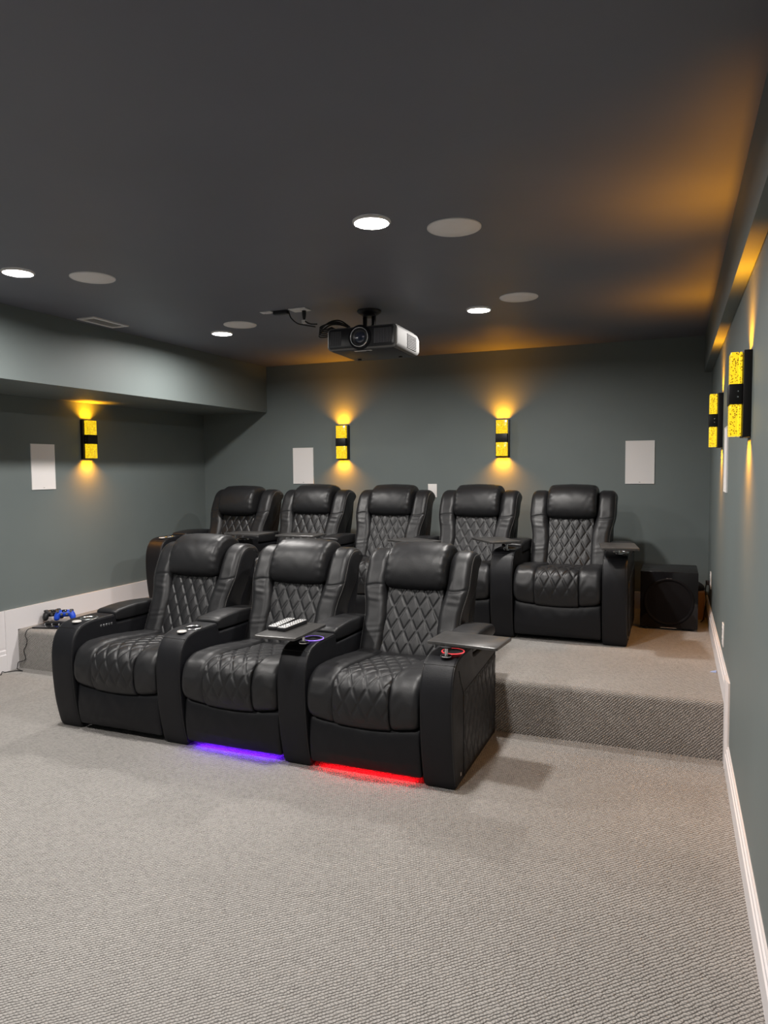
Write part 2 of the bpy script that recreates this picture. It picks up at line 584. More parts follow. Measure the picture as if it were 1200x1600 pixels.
def head_disp(s, X, Y, Z):
    e = np.abs(X) / .178
    pleat = .0022 * np.sin(130 * Z + 60 * Y) * np.clip((e - .72) / .28, 0, 1)
    return .010 * (1 - e ** 2) + pleat + waves(Y, Z, X, .3)


def foot_disp(s, X, Y, Z):
    return .012 * (1 - (X / .28) ** 2) * (Y < .01) * np.clip((Z - .05) / .05, 0, 1) + waves(Y, Z, X, .6) * (Z > .07)


# ---- the arm: local x = 0 at its middle
ARM_P = [(.045, .003), (.018, .0035), (.006, .008), (.001, .02), (-.016, .08), (-.035, .17), (-.047, .28), (-.051, .40), (-.042, .475), (-.018, .535), (.022, .573), (.08, .589), (.15, .592), (.27, .592), (.288, .584),
         (.300, .548), (.315, .540), (.50, .536), (.735, .532), (.752, .515), (.755, .30), (.751, .03), (.748, .010), (.735, .004), (.70, .003), (.4, .003)]
LID_P = [(.303, .552), (.294, .572), (.292, .594), (.302, .606), (.34, .613), (.45, .619), (.58, .615), (.70, .604), (.745, .588), (.756, .565), (.74, .546), (.60, .541), (.40, .545)]


def arm_loop(pts):
    return spline(pts, 6, True)


ARM_RAW = arm_loop(ARM_P)
HX = ARM / 2 - .0015


def make_arm(ring=None, cap=True, panel=0, buttons=False):
    """armrest > console lid, cup holder, tray socket, piping (+ quilted side panel, buttons, ring light)"""
    arm = sweep('armrest', ARM_RAW, -HX, HX, .014, .008, .03, 'leather_plain', raw=True, ends=5)
    sweep('console_lid', LID_P, -HX + .001, HX - .001, .012, .008, .02, 'leather', arm, ends=5,
          disp=lambda s, X, Y, Z: .006 * (1 - (X / HX) ** 2) * (Z > .59) + waves(Y, Z, X, .5))
    # piping along both front edges
    b = Build()
    Pp, s = resample(ARM_RAW, .012); Nn = normals2d(Pp)
    for sg in (-1, 1):
        path = [(sg * (HX - .0045), p[0] - .0040 * n[0], p[1] - .0040 * n[1]) for p, n in zip(Pp, Nn) if p[0] < .285 and p[1] > .012 and p[1] < .60]
        path = [q for q in path if not (q[1] > .2 and q[2] < .5)]
        b.tube(path, .0026, 6)
    # the seam across the top, behind the rounded front
    b.tube([(x, .006, .5625) for x in np.linspace(-HX + .004, HX - .004, 6)], .0016, 6)
    b.make('piping', 'piping', arm, smooth='full')
    # stitch lines of the cup deck
    # cup holder
    cz = .5915
    prof = [(.049, cz - .004), (.051, cz + .001), (.0495, cz + .0045), (.045, cz + .005), (.0425, cz + .002), (.0415, cz - .001)]
    Build().lathe(prof, 40, (.024, .138, 0), cap=False).make('cup_holder_rim', 'chrome', arm, smooth='full')
    Build().lathe([(.0418, cz + .0014), (.041, cz + .0012), (.02, cz + .0008), (.001, cz + .0008)], 32, (.024, .138, 0), cap=False).make('cup_well', 'black_gloss', arm, smooth='full')
    if ring:
        Build().lathe([(.0495, cz + .001), (.0530, cz + .002), (.0532, cz + .0035), (.0505, cz + .005), (.0492, cz + .0042)], 40, (.024, .138, 0), cap=False).make('ring_light', ring, arm, smooth='full')
    if cap:
        o = Build().lathe([(.025, .5885), (.025, .5925), (.0235, .5945), (.019, .5948), (.001, .5945)], 32, (.018, .050, 0), cap=False).make('tray_socket_cap', 'cap', arm, smooth='full')
    if panel:
        make_side_panel(arm, panel)
    if buttons:
        for k in range(5):
            M_ = Matrix.Translation((HX + .0005, .17 + k * .021, .545 - k * .0008)) @ Matrix.Rotation(PI / 2, 4, 'Y')
            Build().lathe([(.0075, -.001), (.0075, .0015), (.006, .0028), (.0008, .003)], 16, M=M_).make('control_button', 'chrome', arm, smooth=True)
    return arm


def make_side_panel(arm, sg):
    """quilted leather let into the outer face of an end arm"""
    y0, y1, z0 = .125, .742, .03
    ny, nz = 180, 110
    ys = np.linspace(y0, y1, ny); V = []; F = []
    for i, y in enumerate(ys):
        ztop = .41 + (y - y0) / (y1 - y0) * .035
        for j in range(nz):
            z = z0 + (ztop - z0) * j / (nz - 1)
            e = min(y - y0, y1 - y, z - z0, ztop - z)
            d = float(quilt(np.array(z), np.array(y), .0055, .078, .15))
            V.append((sg * (HX + (.0012 + .004 + d) * min(1, e / .014)), y, z))
    for i in range(ny - 1):
        for j in range(nz - 1):
            a = i * nz + j
            F.append((a, a + nz, a + nz + 1, a + 1))
    me = meshed('quilted_side_panel', V, F)
    bm = bmesh.new(); bm.from_mesh(me); bmesh.ops.recalc_face_normals(bm, faces=bm.faces)
    f = bm.faces[:][len(bm.faces) // 2]
    if f.normal.x * sg < 0:
        bmesh.ops.reverse_faces(bm, faces=bm.faces)
    bm.to_mesh(me); bm.free()
    o = finish('quilted_side_panel', me, 'leather', arm, smooth='full')
    b = Build()
    zt = .41
    b.tube([(sg * (HX + .001), .05, .53), (sg * (HX + .001), .085, .47), (sg * (HX + .001), y0, zt), (sg * (HX + .001), .4, zt + .016), (sg * (HX + .001), y1, zt + .035)], .002, 6)
    b.tube([(sg * (HX + .001), y0, zt), (sg * (HX + .001), y0 + .002, .2), (sg * (HX + .001), y0, .02)], .002, 6)
    b.make('panel_seam', 'piping', arm, smooth='full')
    c = Build().box(-.0006, .0012, -.006, .006, -.008, .008).make('maker_tag', 'cap', arm, bevel=.0005)
    c.location = (sg * (HX + .0012), .075, .05)


def make_recliner():
    root = empty('recliner', (0, 0, 0))
    cush = sweep('seat_cushion', SEAT_MID, -.1410, .1410, .010, .0034, .0026, 'leather', root, seat_mid_disp, ends=6, zwarp=low_edge)
    for sg in (-1, 1):
        x0, x1 = (.130, .2815) if sg > 0 else (-.2815, -.130)
        sweep('seat_bolster', SEAT_SIDE, x0, x1, .034, .007, .007, 'leather', root, seat_side_disp, ends=9, zwarp=low_edge)
    sweep('footrest_panel', FOOT, -.281, .281, .014, .006, .012, 'leather_plain', root, foot_disp, ends=6, zwarp=lambda X, Y, Z: .030 * (X / .28) ** 2 * np.clip((Z - .06) / .15, 0, 1))
    sweep('back_cushion', BACK_MID, -.162, .162, .006, .0034, .0026, 'leather', root, back_mid_disp, ends=4)
    for sg in (-1, 1):
        x0, x1 = (.148, .2800) if sg > 0 else (-.2800, -.148)
        w = sweep('back_wing', WING, x0, x1, .042, .006, .006, 'leather', root, wing_disp, ends=10, shear=lambda Z: sg * wing_flare(Z))
        bd = Build()
        path, nr = edge_path(WING, sg * .2800, sg, .042, 30)
        path = [Vector((p.x + sg * float(wing_flare(p.z)), p.y, p.z)) for p in path]
        keep = [i for i, p in enumerate(path) if p.z > .44 and (p.y < .545 + (p.z - .44) * .47 + .10 or p.z > .90) and p.y < .895]
        dashes(bd, [path[i] for i in keep], [nr[i] for i in keep])
        bd.make('stitching', 'stitch', w)
    hd = sweep('headrest', HEAD, -.178, .178, .030, .006, .008, 'leather', root, head_disp, ends=8)
    for sg in (-1, 1):
        bd = Build()
        path, nr = edge_path(HEAD, sg * .178, sg, .030, 38, .003)
        keep = [i for i, p in enumerate(path) if p.z > .80 and p.y < .885 and not (p.y > .745 and p.z < .95)]
        dashes(bd, [path[i] for i in keep], [nr[i] for i in keep], .005, .005, .0012)
        bd.make('stitching', 'piping', hd)
    sweep('back_shell', SHELL, -.284, .284, .02, .012, .05, 'leather_plain', root, ends=5)
    Build().box(-.281, .281, .09, .745, .004, .30).make('base', 'black_matte', root, bevel=.008)
    return root


AX = PITCH / 2
proto = make_recliner()
arm_proto = make_arm()
arm_plain = make_arm(cap=False)
arm_violet = make_arm(ring='violet_ring', cap=False)
arm_red = make_arm(ring='red_ring', cap=False, panel=1)
arm_end = make_arm(cap=False, panel=1)
arm_first = make_arm(buttons=True)


def place_arm(src, root, x, first=False):
    a = copy_tree(src, root); a.location = (x, 0, 0)
    return a


def led(root, m):
    b = Build().box(-.240, .240, .024, .034, .0285, .0338)
    return b.make('underglow_strip', m, root)


front_labels = ['black quilted leather recliner at the window-less left end of the front row',
                'black leather recliner in the middle of the front row with violet glow beneath',
                'black leather recliner in the front row with red glow beneath']
front_labels[0] = 'front row black quilted leather recliner with no glow beneath, silver buttons in its arm'
for i in range(3):
    r = proto if i == 0 else copy_tree(proto)
    xc = FX - AX - ARM / 2 - PITCH * (2 - i)
    r.location = (xc, FY, 0)
    tag(r, front_labels[i], 'recliner', 'front row of recliners')
for i, r in enumerate([o for o in COL.objects if o.name.startswith('recliner') and o.parent is None]):
    place_arm([arm_proto, arm_violet, arm_red][i], r, AX)
    if i == 0:
        place_arm(arm_first, r, -AX)
    if i:
        led(r, ['violet', 'red'][i - 1])

back_labels = ['back row black leather recliner nearest the left wall, end of the row',
               'back row black leather recliner below the left back-wall speaker panel',
               'back row black leather recliner below the small white wall plate, middle of five',
               'back row black leather recliner below the right back-wall sconce, slanted tray on its arm',
               'back row black leather recliner beside the black subwoofer, end of the row']
# a bare copy (no arms) is taken from the first front chair
for i in range(5):
    r = empty('recliner', (BX - AX - ARM / 2 - PITCH * (4 - i), BY, HP))
    for ch in list(proto.children):
        if not ch.name.startswith('armrest'):
            copy_tree(ch, r)
    tag(r, back_labels[i], 'recliner', 'back row of recliners')
    place_arm(arm_end if i == 4 else arm_plain, r, AX)
    if i == 0:
        place_arm(arm_proto, r, -AX)
BACK_PARTS = ('back_cushion', 'back_wing', 'headrest', 'back_shell')


def recline(r, dy, dz=0.0, head=(0, 0)):
    for ch in r.children:
        if ch.name.startswith(BACK_PARTS):
            h_ = ch.name.startswith('headrest')
            ch.location = (0, dy + (head[0] if h_ else 0), dz + (head[1] if h_ else 0))


rows = sorted([o for o in COL.objects if o.name.startswith('recliner') and o.parent is None], key=lambda o: (round(o.location.z, 2), o.location.x))
recline(rows[0], -.018, 0, (0, .012))
recline(rows[2], .030)
recline(rows[3], 0, 0, (-.05, -.012))
for a in (arm_proto, arm_plain, arm_violet, arm_red, arm_end, arm_first):
    for ch in list(a.children):
        bpy.data.objects.remove(ch)
    bpy.data.objects.remove(a)

# ---- swivel tray tables: x, y of the arm's middle and front, tray offset, turn
ZT = .6535


def make_tray(pos, off, rz, label, group):
    root = empty('tray_table', pos)
    M_ = Matrix.Translation((off[0], off[1], ZT - .007)) @ Matrix.Rotation(rz, 4, 'Z')
    b = Build(); ring = []
    hx, hy, rc = .110, .166, .012
    for cx, cy, a0 in ((hx - rc, hy - rc, 0), (-hx + rc, hy - rc, 90), (-hx + rc, -hy + rc, 180), (hx - rc, -hy + rc, 270)):
        for k in range(6):
            a = math.radians(a0 + 18 * k)
            ring.append((cx + rc * math.cos(a), cy + rc * math.sin(a)))

    def rg(z, inset):
        return [(x * (1 - inset / hx), y * (1 - inset / hy), z) for x, y in ring]
    b.rings([rg(-.007, .002), rg(-.005, 0), rg(.005, 0), rg(.007, .002)])
    t = b.make('tray_top', 'tray', root, smooth=True); t.matrix_local = M_
    Build().lathe([(.008, .597), (.008, ZT - .014)], 20, (.018, .052, 0)).make('post', 'chrome', root, smooth=True)
    Build().lathe([(.026, .592), (.026, .596), (.022, .599), (.008, .6)], 28, (.018, .052, 0)).make('post_foot', 'chrome', root, smooth=True)
    Build().lathe([(.03, ZT - .0195), (.03, ZT - .0142)], 28, (.018, .052, 0)).make('swivel_plate', 'black_metal', root, smooth=True)
    return tag(root, label, 'tray table', group)


def front_arm(k):
    return (FX - ARM / 2 - PITCH * (3 - k), FY, 0)


def back_arm(k):
    return (BX - ARM / 2 - PITCH * (5 - k), BY, HP)


make_tray(front_arm(2), (-.05, .05), 0.0, 'dark swivel tray holding two remote controls in the front row', 'swivel trays')
make_tray(front_arm(3), (.098, .155), math.radians(85), 'dark swivel tray turned outward over the red-lit cup holder', 'swivel trays')
make_tray(back_arm(5), (.02, -.02), math.radians(8), 'dark swivel tray on the arm beside the subwoofer', 'swivel trays')
make_tray(back_arm(4), (-.075, .13), math.radians(39), 'dark swivel tray standing slanted between the last two back row chairs', 'swivel trays')
make_tray(back_arm(3), (.12, -.08), math.radians(60), 'dark swivel tray mostly hidden behind the red-lit front chair', 'swivel trays')
make_tray(back_arm(2), (-.13, .07), math.radians(92), 'dark swivel tray crossing in front of the second back row chair', 'swivel trays')
make_tray(back_arm(1), (.13, .07), math.radians(88), 'dark swivel tray seen edge-on beside the first back row chair', 'swivel trays')


# ---- the two remotes
def make_remote(pos, rz, label):
    root = empty('remote_control', pos, rz)
    Build().box(-.0245, .0245, -.105, .105, 0, .019).make('body', 'black_plastic', root, bevel=.005, seg=3)
    Build().box(-.0215, .0215, -.098, .098, .0185, .0200).make('face_plate', 'key', root, bevel=.0006)  # glare over the keypad, painted as a pale plate
    for r_ in range(9):
        for c in range(3):
            if (r_, c) in ((2, 1),):
                continue
            k = Build().lathe([(.0045, .0195), (.0045, .0212), (.003, .0218)], 10).make('key', 'black_plastic' if (r_ + c) % 3 else 'dark_grey', root, smooth=True)
            k.location = ((c - 1) * .0135, -.082 + r_ * .0205, 0)
    return tag(root, label, 'remote', 'remotes on the tray')


fa = front_arm(2)
make_remote((fa[0] - .130, fa[1] + .100, ZT + .0002), math.radians(2), 'black remote with glare painted pale on its keypad, nearer the left edge of the tray')
make_remote((fa[0] - .066, fa[1] + .092, ZT + .0002), math.radians(-3), 'black remote with glare painted pale on its keypad, nearer the violet-lit cup holder')


# ================================================================== LAMPS
def make_downlight(x, y, label):
    root = empty('ceiling_light', (x, y, H))
    Build().lathe([(.078, -.0002), (.078, -.005), (.074, -.0095), (.069, -.0100), (.0665, -.0015)], 48, cap=False).make('trim_ring', 'white_plastic', root, smooth='full')
    Build().lathe([(.0668, -.0015), (.066, -.0030), (.058, -.0042), (.035, -.0048), (.001, -.005)], 40, cap=False).make('lens', 'lens', root, smooth='full')
    ld = bpy.data.lights.new('downlight', 'AREA'); ld.shape = 'DISK'; ld.size = .126
    ld.energy = DOWNLIGHT; ld.color = (1.0, .96, .915); ld.spread = math.radians(171)
    lo = bpy.data.objects.new('downlight', ld); COL.objects.link(lo); lo.parent = root; lo.location = (0, 0, -.0062)
    return tag(root, label, 'ceiling light', 'recessed ceiling lights')


for x, y, l in ((-1.40, 2.605, 'round recessed ceiling light ahead of the projector, largest in view'),
                (-3.30, 2.565, 'round recessed ceiling light by the soffit, at the picture edge'),
                (-3.32, 4.325, 'round recessed ceiling light on the soffit side, close to a ceiling speaker'),
                (-1.41, 4.345, 'round recessed ceiling light beyond the projector on the right wall side'),
                (-1.40, .93, 'round recessed ceiling light overhead, just above the picture'),
                (-3.30, .93, 'round recessed ceiling light overhead on the soffit side')):
    make_downlight(x, y, l)


def make_sconce():
    root = empty('wall_sconce', (0, 0, 0))
    Build().box(-.060, .060, -.028, 0, -.157, .157).make('back_plate', 'black_metal', root, bevel=.002)
    Build().box(-.050, .050, -.074, -.028, -.037, .037).make('centre_block', 'black_metal', root, bevel=.002)
    for s in (-1, 1):
        z0, z1 = sorted((s * .037, s * .152))
        c = Build().box(-.0465, .0465, -.070, -.044, z0, z1).make('bubble_glass_block', 'crystal', root, bevel=.002)
        Build().box(-.0465, .0465, -.040, -.032, z0, z1).make('rear_glass', 'crystal', root, bevel=.001)
    for s in (-1, 1):
        sc = Build()
        M_ = Matrix.Translation((.0505, -.045, s * .010)) @ Matrix.Rotation(PI / 2, 4, 'Y')
        sc.lathe([(.0028, -.001), (.0028, .001), (.001, .0014)], 12, M=M_)
        M_ = Matrix.Translation((-.0505, -.045, s * .010)) @ Matrix.Rotation(-PI / 2, 4, 'Y')
        sc.lathe([(.0028, -.001), (.0028, .001), (.001, .0014)], 12, M=M_)
        sc.make('fixing_screw', 'chrome', root, smooth=True)
    return root


sc0 = make_sconce()
sconces = [((-3.125, D, 1.681), 0, 'amber wall sconce on the back wall, beside the left speaker panel'),
           ((-1.617, D, 1.684), 0, 'amber wall sconce on the back wall, nearer the right speaker panel'),
           ((XL, 4.385, 1.690), PI / 2, 'amber wall sconce on the left wall below the soffit'),
           ((0, 2.86, 1.695), -PI / 2, 'amber wall sconce on the right wall, the nearer and larger one'),
           ((0, 4.50, 1.695), -PI / 2, 'amber wall sconce on the right wall, the farther one near the corner')
           ]
sconce_roots = []
for i, (p, a, l) in enumerate(sconces):
    s = sc0 if i == 0 else copy_tree(sc0)
    s.location = p; s.rotation_euler = (0, 0, a)
    tag(s, l, 'wall sconce', 'amber wall sconces')
    sconce_roots.append(s)
for s in sconce_roots:
    for up in (1, -1):
        ld = bpy.data.lights.new('sconce_light', 'AREA'); ld.shape = 'RECTANGLE'
        ld.size = .106; ld.size_y = .058; ld.energy = SCONCE_W; ld.color = AMBER; ld.spread = math.radians(124)
        lo = bpy.data.objects.new('sconce_light', ld); COL.objects.link(lo); lo.parent = s
        lo.location = (0, -.040, up * .1580)
        lo.rotation_euler = (PI if up > 0 else 0, 0, 0)


# ================================================================== CEILING AND WALL FITTINGS
def make_ceiling_speaker(x, y, label):
    root = empty('ceiling_speaker', (x, y, H))
    Build().lathe([(.112, 0), (.112, -.004), (.1095, -.006), (.1075, -.005)], 56, cap=False).make('rim', 'white_plastic', root, smooth='full')
    Build().lathe([(.1075, -.0035), (.1065, -.0052), (.05, -.0062), (.001, -.0064)], 56, cap=False).make('grille', 'speaker_white', root, smooth='full')
    return tag(root, label, 'ceiling speaker', 'round ceiling speakers')


make_ceiling_speaker(-1.114, 2.805, 'round white ceiling speaker, the largest in view')
make_ceiling_speaker(-3.042, 2.795, 'round white ceiling speaker ahead of the air vent')
make_ceiling_speaker(-3.033, 4.127, 'round white ceiling speaker touching a light, left of the projector')
make_ceiling_speaker(-1.114, 4.127, 'round white ceiling speaker beyond the projector with an amber tint')


def make_wall_speaker(pos, rz, label):
    root = empty('wall_speaker', pos, rz)
    w, h_ = .110, .172
    b = Build()
    for x0, x1, z0, z1 in ((-w, w, h_ - .005, h_), (-w, w, -h_, -h_ + .005), (-w, -w + .005, -h_ + .005, h_ - .005), (w - .005, w, -h_ + .005, h_ - .005)):
        b.box(x0, x1, -.007, 0, z0, z1)
    b.make('frame', 'white_plastic', root)
    Build().box(-w + .005, w - .005, -.0055, 0, -h_ + .005, h_ - .005).make('grille', 'speaker_white', root)
    Build().box(-.006, .006, -.0065, -.005, -h_ + .012, -h_ + .0145).make('badge', 'dark_grey', root)
    return tag(root, label, 'speaker', 'white wall speakers')


make_wall_speaker((-3.556, D, 1.466), 0, 'white rectangular wall speaker on the back wall, left of the sconces')
make_wall_speaker((-.512, D, 1.466), 0, 'white rectangular wall speaker on the back wall above the subwoofer')
make_wall_speaker((XL, 3.945, 1.470), PI / 2, 'white rectangular wall speaker on the left wall under the soffit')
make_wall_speaker((0, 4.08, 1.466), -PI / 2, 'white rectangular wall speaker seen edge-on on the right wall')


def make_outlet(pos, rz, label, kind, cat):
    root = empty('wall_plate', pos, rz)
    Build().box(-.042, .042, -.006, 0, -.06, .06).make('plate', 'white_plastic', root, bevel=.003)
    if kind == 'outlet':
        for s in (-1, 1):
            so = Build().box(-.017, .017, -.008, -.004, s * .026 - .016, s * .026 + .016).make('socket', 'white_trim', root, bevel=.004)
            for x in (-.006, .006):
                Build().box(x - .001, x + .001, -.0085, -.006, s * .026 - .002, s * .026 + .007).make('slot', 'black_matte', so)
    elif kind == 'blank':
        for s in (-1, 1):
            Build().lathe([(.003, 0), (.003, .0015)], 12, M=Matrix.Translation((0, -.006, s * .045)) @ Matrix.Rotation(PI / 2, 4, 'X')).make('screw', 'white_trim', root)
    return tag(root, label, cat)


make_outlet((-2.254, D, 1.232), 0, 'blank white wall plate on the back wall above the middle chair', 'blank', 'wall plate')
make_outlet((0, 4.03, .540), -PI / 2, 'white power outlet low on the right wall above the baseboard', 'outlet', 'outlet')
make_outlet((0, 5.47, .615), -PI / 2, 'white power outlet on the right wall behind the subwoofer', 'outlet', 'outlet')

# air register in the ceiling
root = empty('ceiling_vent', (-3.81, 3.675, H))
b = Build()
for x0, x1, y0, y1 in ((-.072, .072, -.16, -.135), (-.072, .072, .135, .16), (-.072, -.05, -.135, .135), (.05, .072, -.135, .135)):
    b.box(x0, x1, y0, y1, -.008, 0)
b.make('frame', 'white_plastic', root)
Build().box(-.05, .05, -.135, .135, -.002, -.0002).make('dark_throat', 'dark_grey', root)
for k in range(7):
    M_ = Matrix.Translation((-.043 + k * .0143, 0, -.0052)) @ Matrix.Rotation(math.radians(28), 4, 'Y')
    Build().box(-.0062, .0062, -.135, .135, -.0005, .0005, M_).make('slat', 'white_plastic', root)
tag(root, 'white slatted air vent in the ceiling beside the soffit', 'vent')

# ================================================================== PROJECTOR, MOUNT, CABLES
PW, PD, PH = .226, .215, .068
root = empty('projector', (-1.985, 4.025, 2.207))


def round_section(hx, hz, r, y, n=7):
    pts = []
    for cx, cz, a0 in ((hx - r, hz - r, 0), (-hx + r, hz - r, 90), (-hx + r, -hz + r, 180), (hx - r, -hz + r, 270)):
        for k in range(n):
            a = math.radians(a0 + 90 * k / (n - 1)); pts.append((cx + r * math.cos(a), y, cz + r * math.sin(a)))
    return pts


b = Build()
b.rings([round_section(PW - .010, PH - .010, .020, -PD), round_section(PW - .002, PH - .002, .024, -PD + .008), round_section(PW, PH, .026, -PD + .03),
         round_section(PW, PH, .030, PD - .06), round_section(PW - .006, PH - .006, .034, PD - .02), round_section(PW - .03, PH - .03, .03, PD)])
body = b.make('casing', 'silver', root, smooth=True)
b = Build()
b.rings([round_section(PW - .014, PH - .010, .018, -PD + .004), round_section(PW - .014, PH - .010, .018, -PD - .004), round_section(PW - .017, PH - .013, .016, -PD - .006)])
b.make('front_panel', 'black_plastic', root, smooth=True)
Build().box(PW - .20, PW - .03, -.15, .17, PH - .002, PH + .010).make('top_cover', 'silver', root, bevel=.004)
Build().box(-PW + .02, PW - .21, -.16, .17, PH - .002, PH + .006).make('top_plate', 'black_plastic', root, bevel=.003)
Rx = Matrix.Rotation(PI / 2, 4, 'X')     # local z -> -y
ML = Matrix.Translation((-.004, -PD - .004, .000)) @ Rx @ Matrix.Diagonal((1.10, 1.10, 1.0, 1.0))
Build().lathe([(.066, -.002), (.066, .006), (.062, .009), (.055, .006)], 48, M=ML, cap=False).make('lens_recess', 'black_matte', root, smooth='full')
Build().lathe([(.053, .0), (.053, .020), (.050, .022), (.048, .020), (.046, .006)], 48, M=ML, cap=False).make('lens_ring', 'chrome', root, smooth='full')
Build().lathe([(.049, .004), (.046, .014), (.036, .010), (.030, .006)], 48, M=ML, cap=False).make('lens_barrel', 'black_plastic', root, smooth='full')
Build().lathe([(.033, .004), (.029, .010), (.018, .0145), (.001, .0165)], 40, M=ML, cap=False).make('lens_glass', 'lens_glass', root, smooth='full')
g = Build().box(.085, .198, -PD - .0075, -PD - .003, -.042, .046).make('exhaust_grille', 'black_matte', root)
for k in range(12):
    Build().box(.088 + k * .0094, .0925 + k * .0094, -PD - .0125, -PD - .006, -.041, .045).make('slat', 'grille_grey', g)
g = Build().box(-.198, -.128, -PD - .0072, -PD - .003, -.042, .044).make('intake_grille', 'grille_grey', root)
for k in range(12):
    Build().box(-.196 + k * .0058, -.1935 + k * .0058, -PD - .0090, -PD - .006, -.041, .043).make('slat', 'black_plastic', g)
g = Build().box(PW - .003, PW + .0008, -.04, .12, -.045, .040).make('side_vent', 'black_matte', root)
for k in range(9):
    Build().box(PW - .001, PW + .0032, -.04, .12, -.044 + k * .0096, -.0405 + k * .0096).make('slat', 'silver', g)
for sx, sy in ((.13, .10), (-.15, .10), (0.02, -.16)):
    Build().lathe([(.012, -PH - .010), (.012, -PH - .004), (.009, -PH + .002)], 20, (sx, sy, 0)).make('foot', 'black_plastic', root, smooth=True)
Build().box(-PW + .03, PW - .03, -PD + .012, PD - .05, -PH - .003, -PH + .002).make('underside_panel', 'dark_grey', root, bevel=.002)
Build().box(-.06, .05, -PD + .03, -PD + .05, -PH - .0045, -PH + .002).make('badge', 'white_plastic', root)
root.rotation_euler = (math.radians(-1.0), 0, math.radians(0))
tag(root, 'grey-sided projector with a black front and large lens hanging from the ceiling', 'projector')

root = empty('projector_mount', (-2.055, 4.10, H))
Build().lathe([(.076, 0), (.076, -.006), (.070, -.016), (.055, -.026), (.042, -.030), (.041, -.040)], 40).make('ceiling_plate', 'black_metal', root, smooth=True)
for s in (-1, 1):
    Build().box(s * .030 - .010, s * .030 + .010, -.014, .014, -.136, -.035).make('drop_arm', 'black_metal', root, bevel=.003)
Build().box(-.10, .10, -.07, .07, -.143, -.134).make('bracket', 'black_metal', root, bevel=.003)
Build().lathe([(.012, -.125), (.014, -.12), (.014, -.10), (.012, -.095)], 16, (.030, -.016, 0)).make('pivot_knob', 'black_metal', root, smooth=True)
tag(root, 'black round ceiling mount holding the projector', 'mount')


def ceiling_plate(pos, sx, sy, label, plug):
    r = empty('ceiling_plate', pos)
    Build().box(-sx, sx, -sy, sy, -.006, 0).make('plate', 'white_plastic', r, bevel=.002)
    for s in (-1, 1):
        Build().box(-.018, .018, s * sy * .45 - .013, s * sy * .45 + .013, -.008, -.005).make('socket', 'white_trim', r, bevel=.003)
    return tag(r, label, 'ceiling plate', 'white plates in the ceiling')


ceiling_plate((-2.435, 3.885, H), .058, .046, 'white ceiling outlet plate with a black plug, nearer the projector', True)
ceiling_plate((-2.660, 3.865, H), .040, .024, 'small white ceiling plate farther from the projector', False)
o = Build().box(-2.612, -2.512, 3.855, 3.895, H - .022, H).make('cable_adapter', 'black_plastic', bevel=.004)
tag(o, 'flat black cable adapter on the ceiling between two white plates', 'adapter')


def cable(name, pts, rad, label, m='cable', group=None, cat='cable'):
    P = spline(pts, 8)
    o = Build().tube(P, rad, 8).make(name, m, smooth='full')
    return tag(o, label, cat, group)


r = empty('power_cord', (-2.413, 3.90, H))
b = Build(); b.tube(spline([(0, 0, -.06), (.012, -.01, -.075), (.05, -.015, -.095), (.10, -.018, -.102)], 8), .0042, 8)
b.make('lead', 'cable', r, smooth='full')
b = Build().lathe([(.006, -.064), (.010, -.05), (.013, -.03), (.013, -.008)], 16); b.make('plug', 'black_plastic', r, smooth=True)
Build().box(-.010, .014, -.014, .010, -.086, -.066).make('paper_tag', 'white_plastic', r)
tag(r, 'black power cord with a white tag hanging from the ceiling outlet', 'cord')
cable('video_cable', [(-2.515, 3.875, H - .012), (-2.50, 3.865, H - .02), (-2.482, 3.86, H - .055), (-2.44, 3.86, H - .09), (-2.39, 3.86, H - .105), (-2.33, 3.86, H - .118), (-2.315, 3.862, H - .122)], .0038,
      'black video cable looping from the ceiling adapter to the projector', group='projector cables')
r = empty('cable_bundle', (-2.20, 3.90, 2.306))
for k in range(5):
    zz = .012 * (k % 3); dy = .012 * k
    pts = [(.09, .02 + dy * .4, -.012 + zz * .3), (.03, -.02 + dy, .012 + zz), (-.04, -.03 + dy, .012 + zz * .6), (-.085 - .008 * k, -.035 + dy, -.004 - .010 * k), (-.060, -.03 + dy, -.020 - .008 * k), (-.01, -.02 + dy, -.006)]
    Build().tube(spline(pts, 8), .0042, 8).make('cable_loop', 'cable', r, smooth='full')
tag(r, 'coiled bundle of black cables on top of the projector', 'cable')

# ================================================================== SUBWOOFER CORNER
root = empty('subwoofer', (-.278, 5.215, HP))
Build().box(-.188, .188, .012, .42, .022, .412).make('cabinet', 'black_plastic', root, bevel=.008)
Build().box(-.188, .188, 0, .016, .014, .412).make('front_baffle', 'black_gloss', root, bevel=.006)
MS = Matrix.Translation((0, -.001, .20)) @ Rx
Build().lathe([(.166, -.002), (.166, .006), (.158, .009), (.150, .004), (.146, .001)], 56, M=MS, cap=False).make('driver_surround', 'black_matte', root, smooth='full')
Build().lathe([(.148, .001), (.10, .003), (.05, .005), (.001, .007)], 48, M=MS, cap=False).make('driver_cone', 'black_matte', root, smooth='full')
Build().box(-.018, .018, -.0022, .002, .361, .366).make('badge', 'cap', root)
Build().box(-.052, .052, -.004, .002, .016, .019).make('chrome_strip', 'cap', root)
for sx in (-1, 1):
    for sy in (.05, .37):
        Build().lathe([(.02, 0), (.02, .018), (.016, .024)], 16, (sx * .15, sy, 0)).make('foot', 'black_plastic', root, smooth=True)
tag(root, 'black cube subwoofer on the carpeted platform in the corner', 'subwoofer')

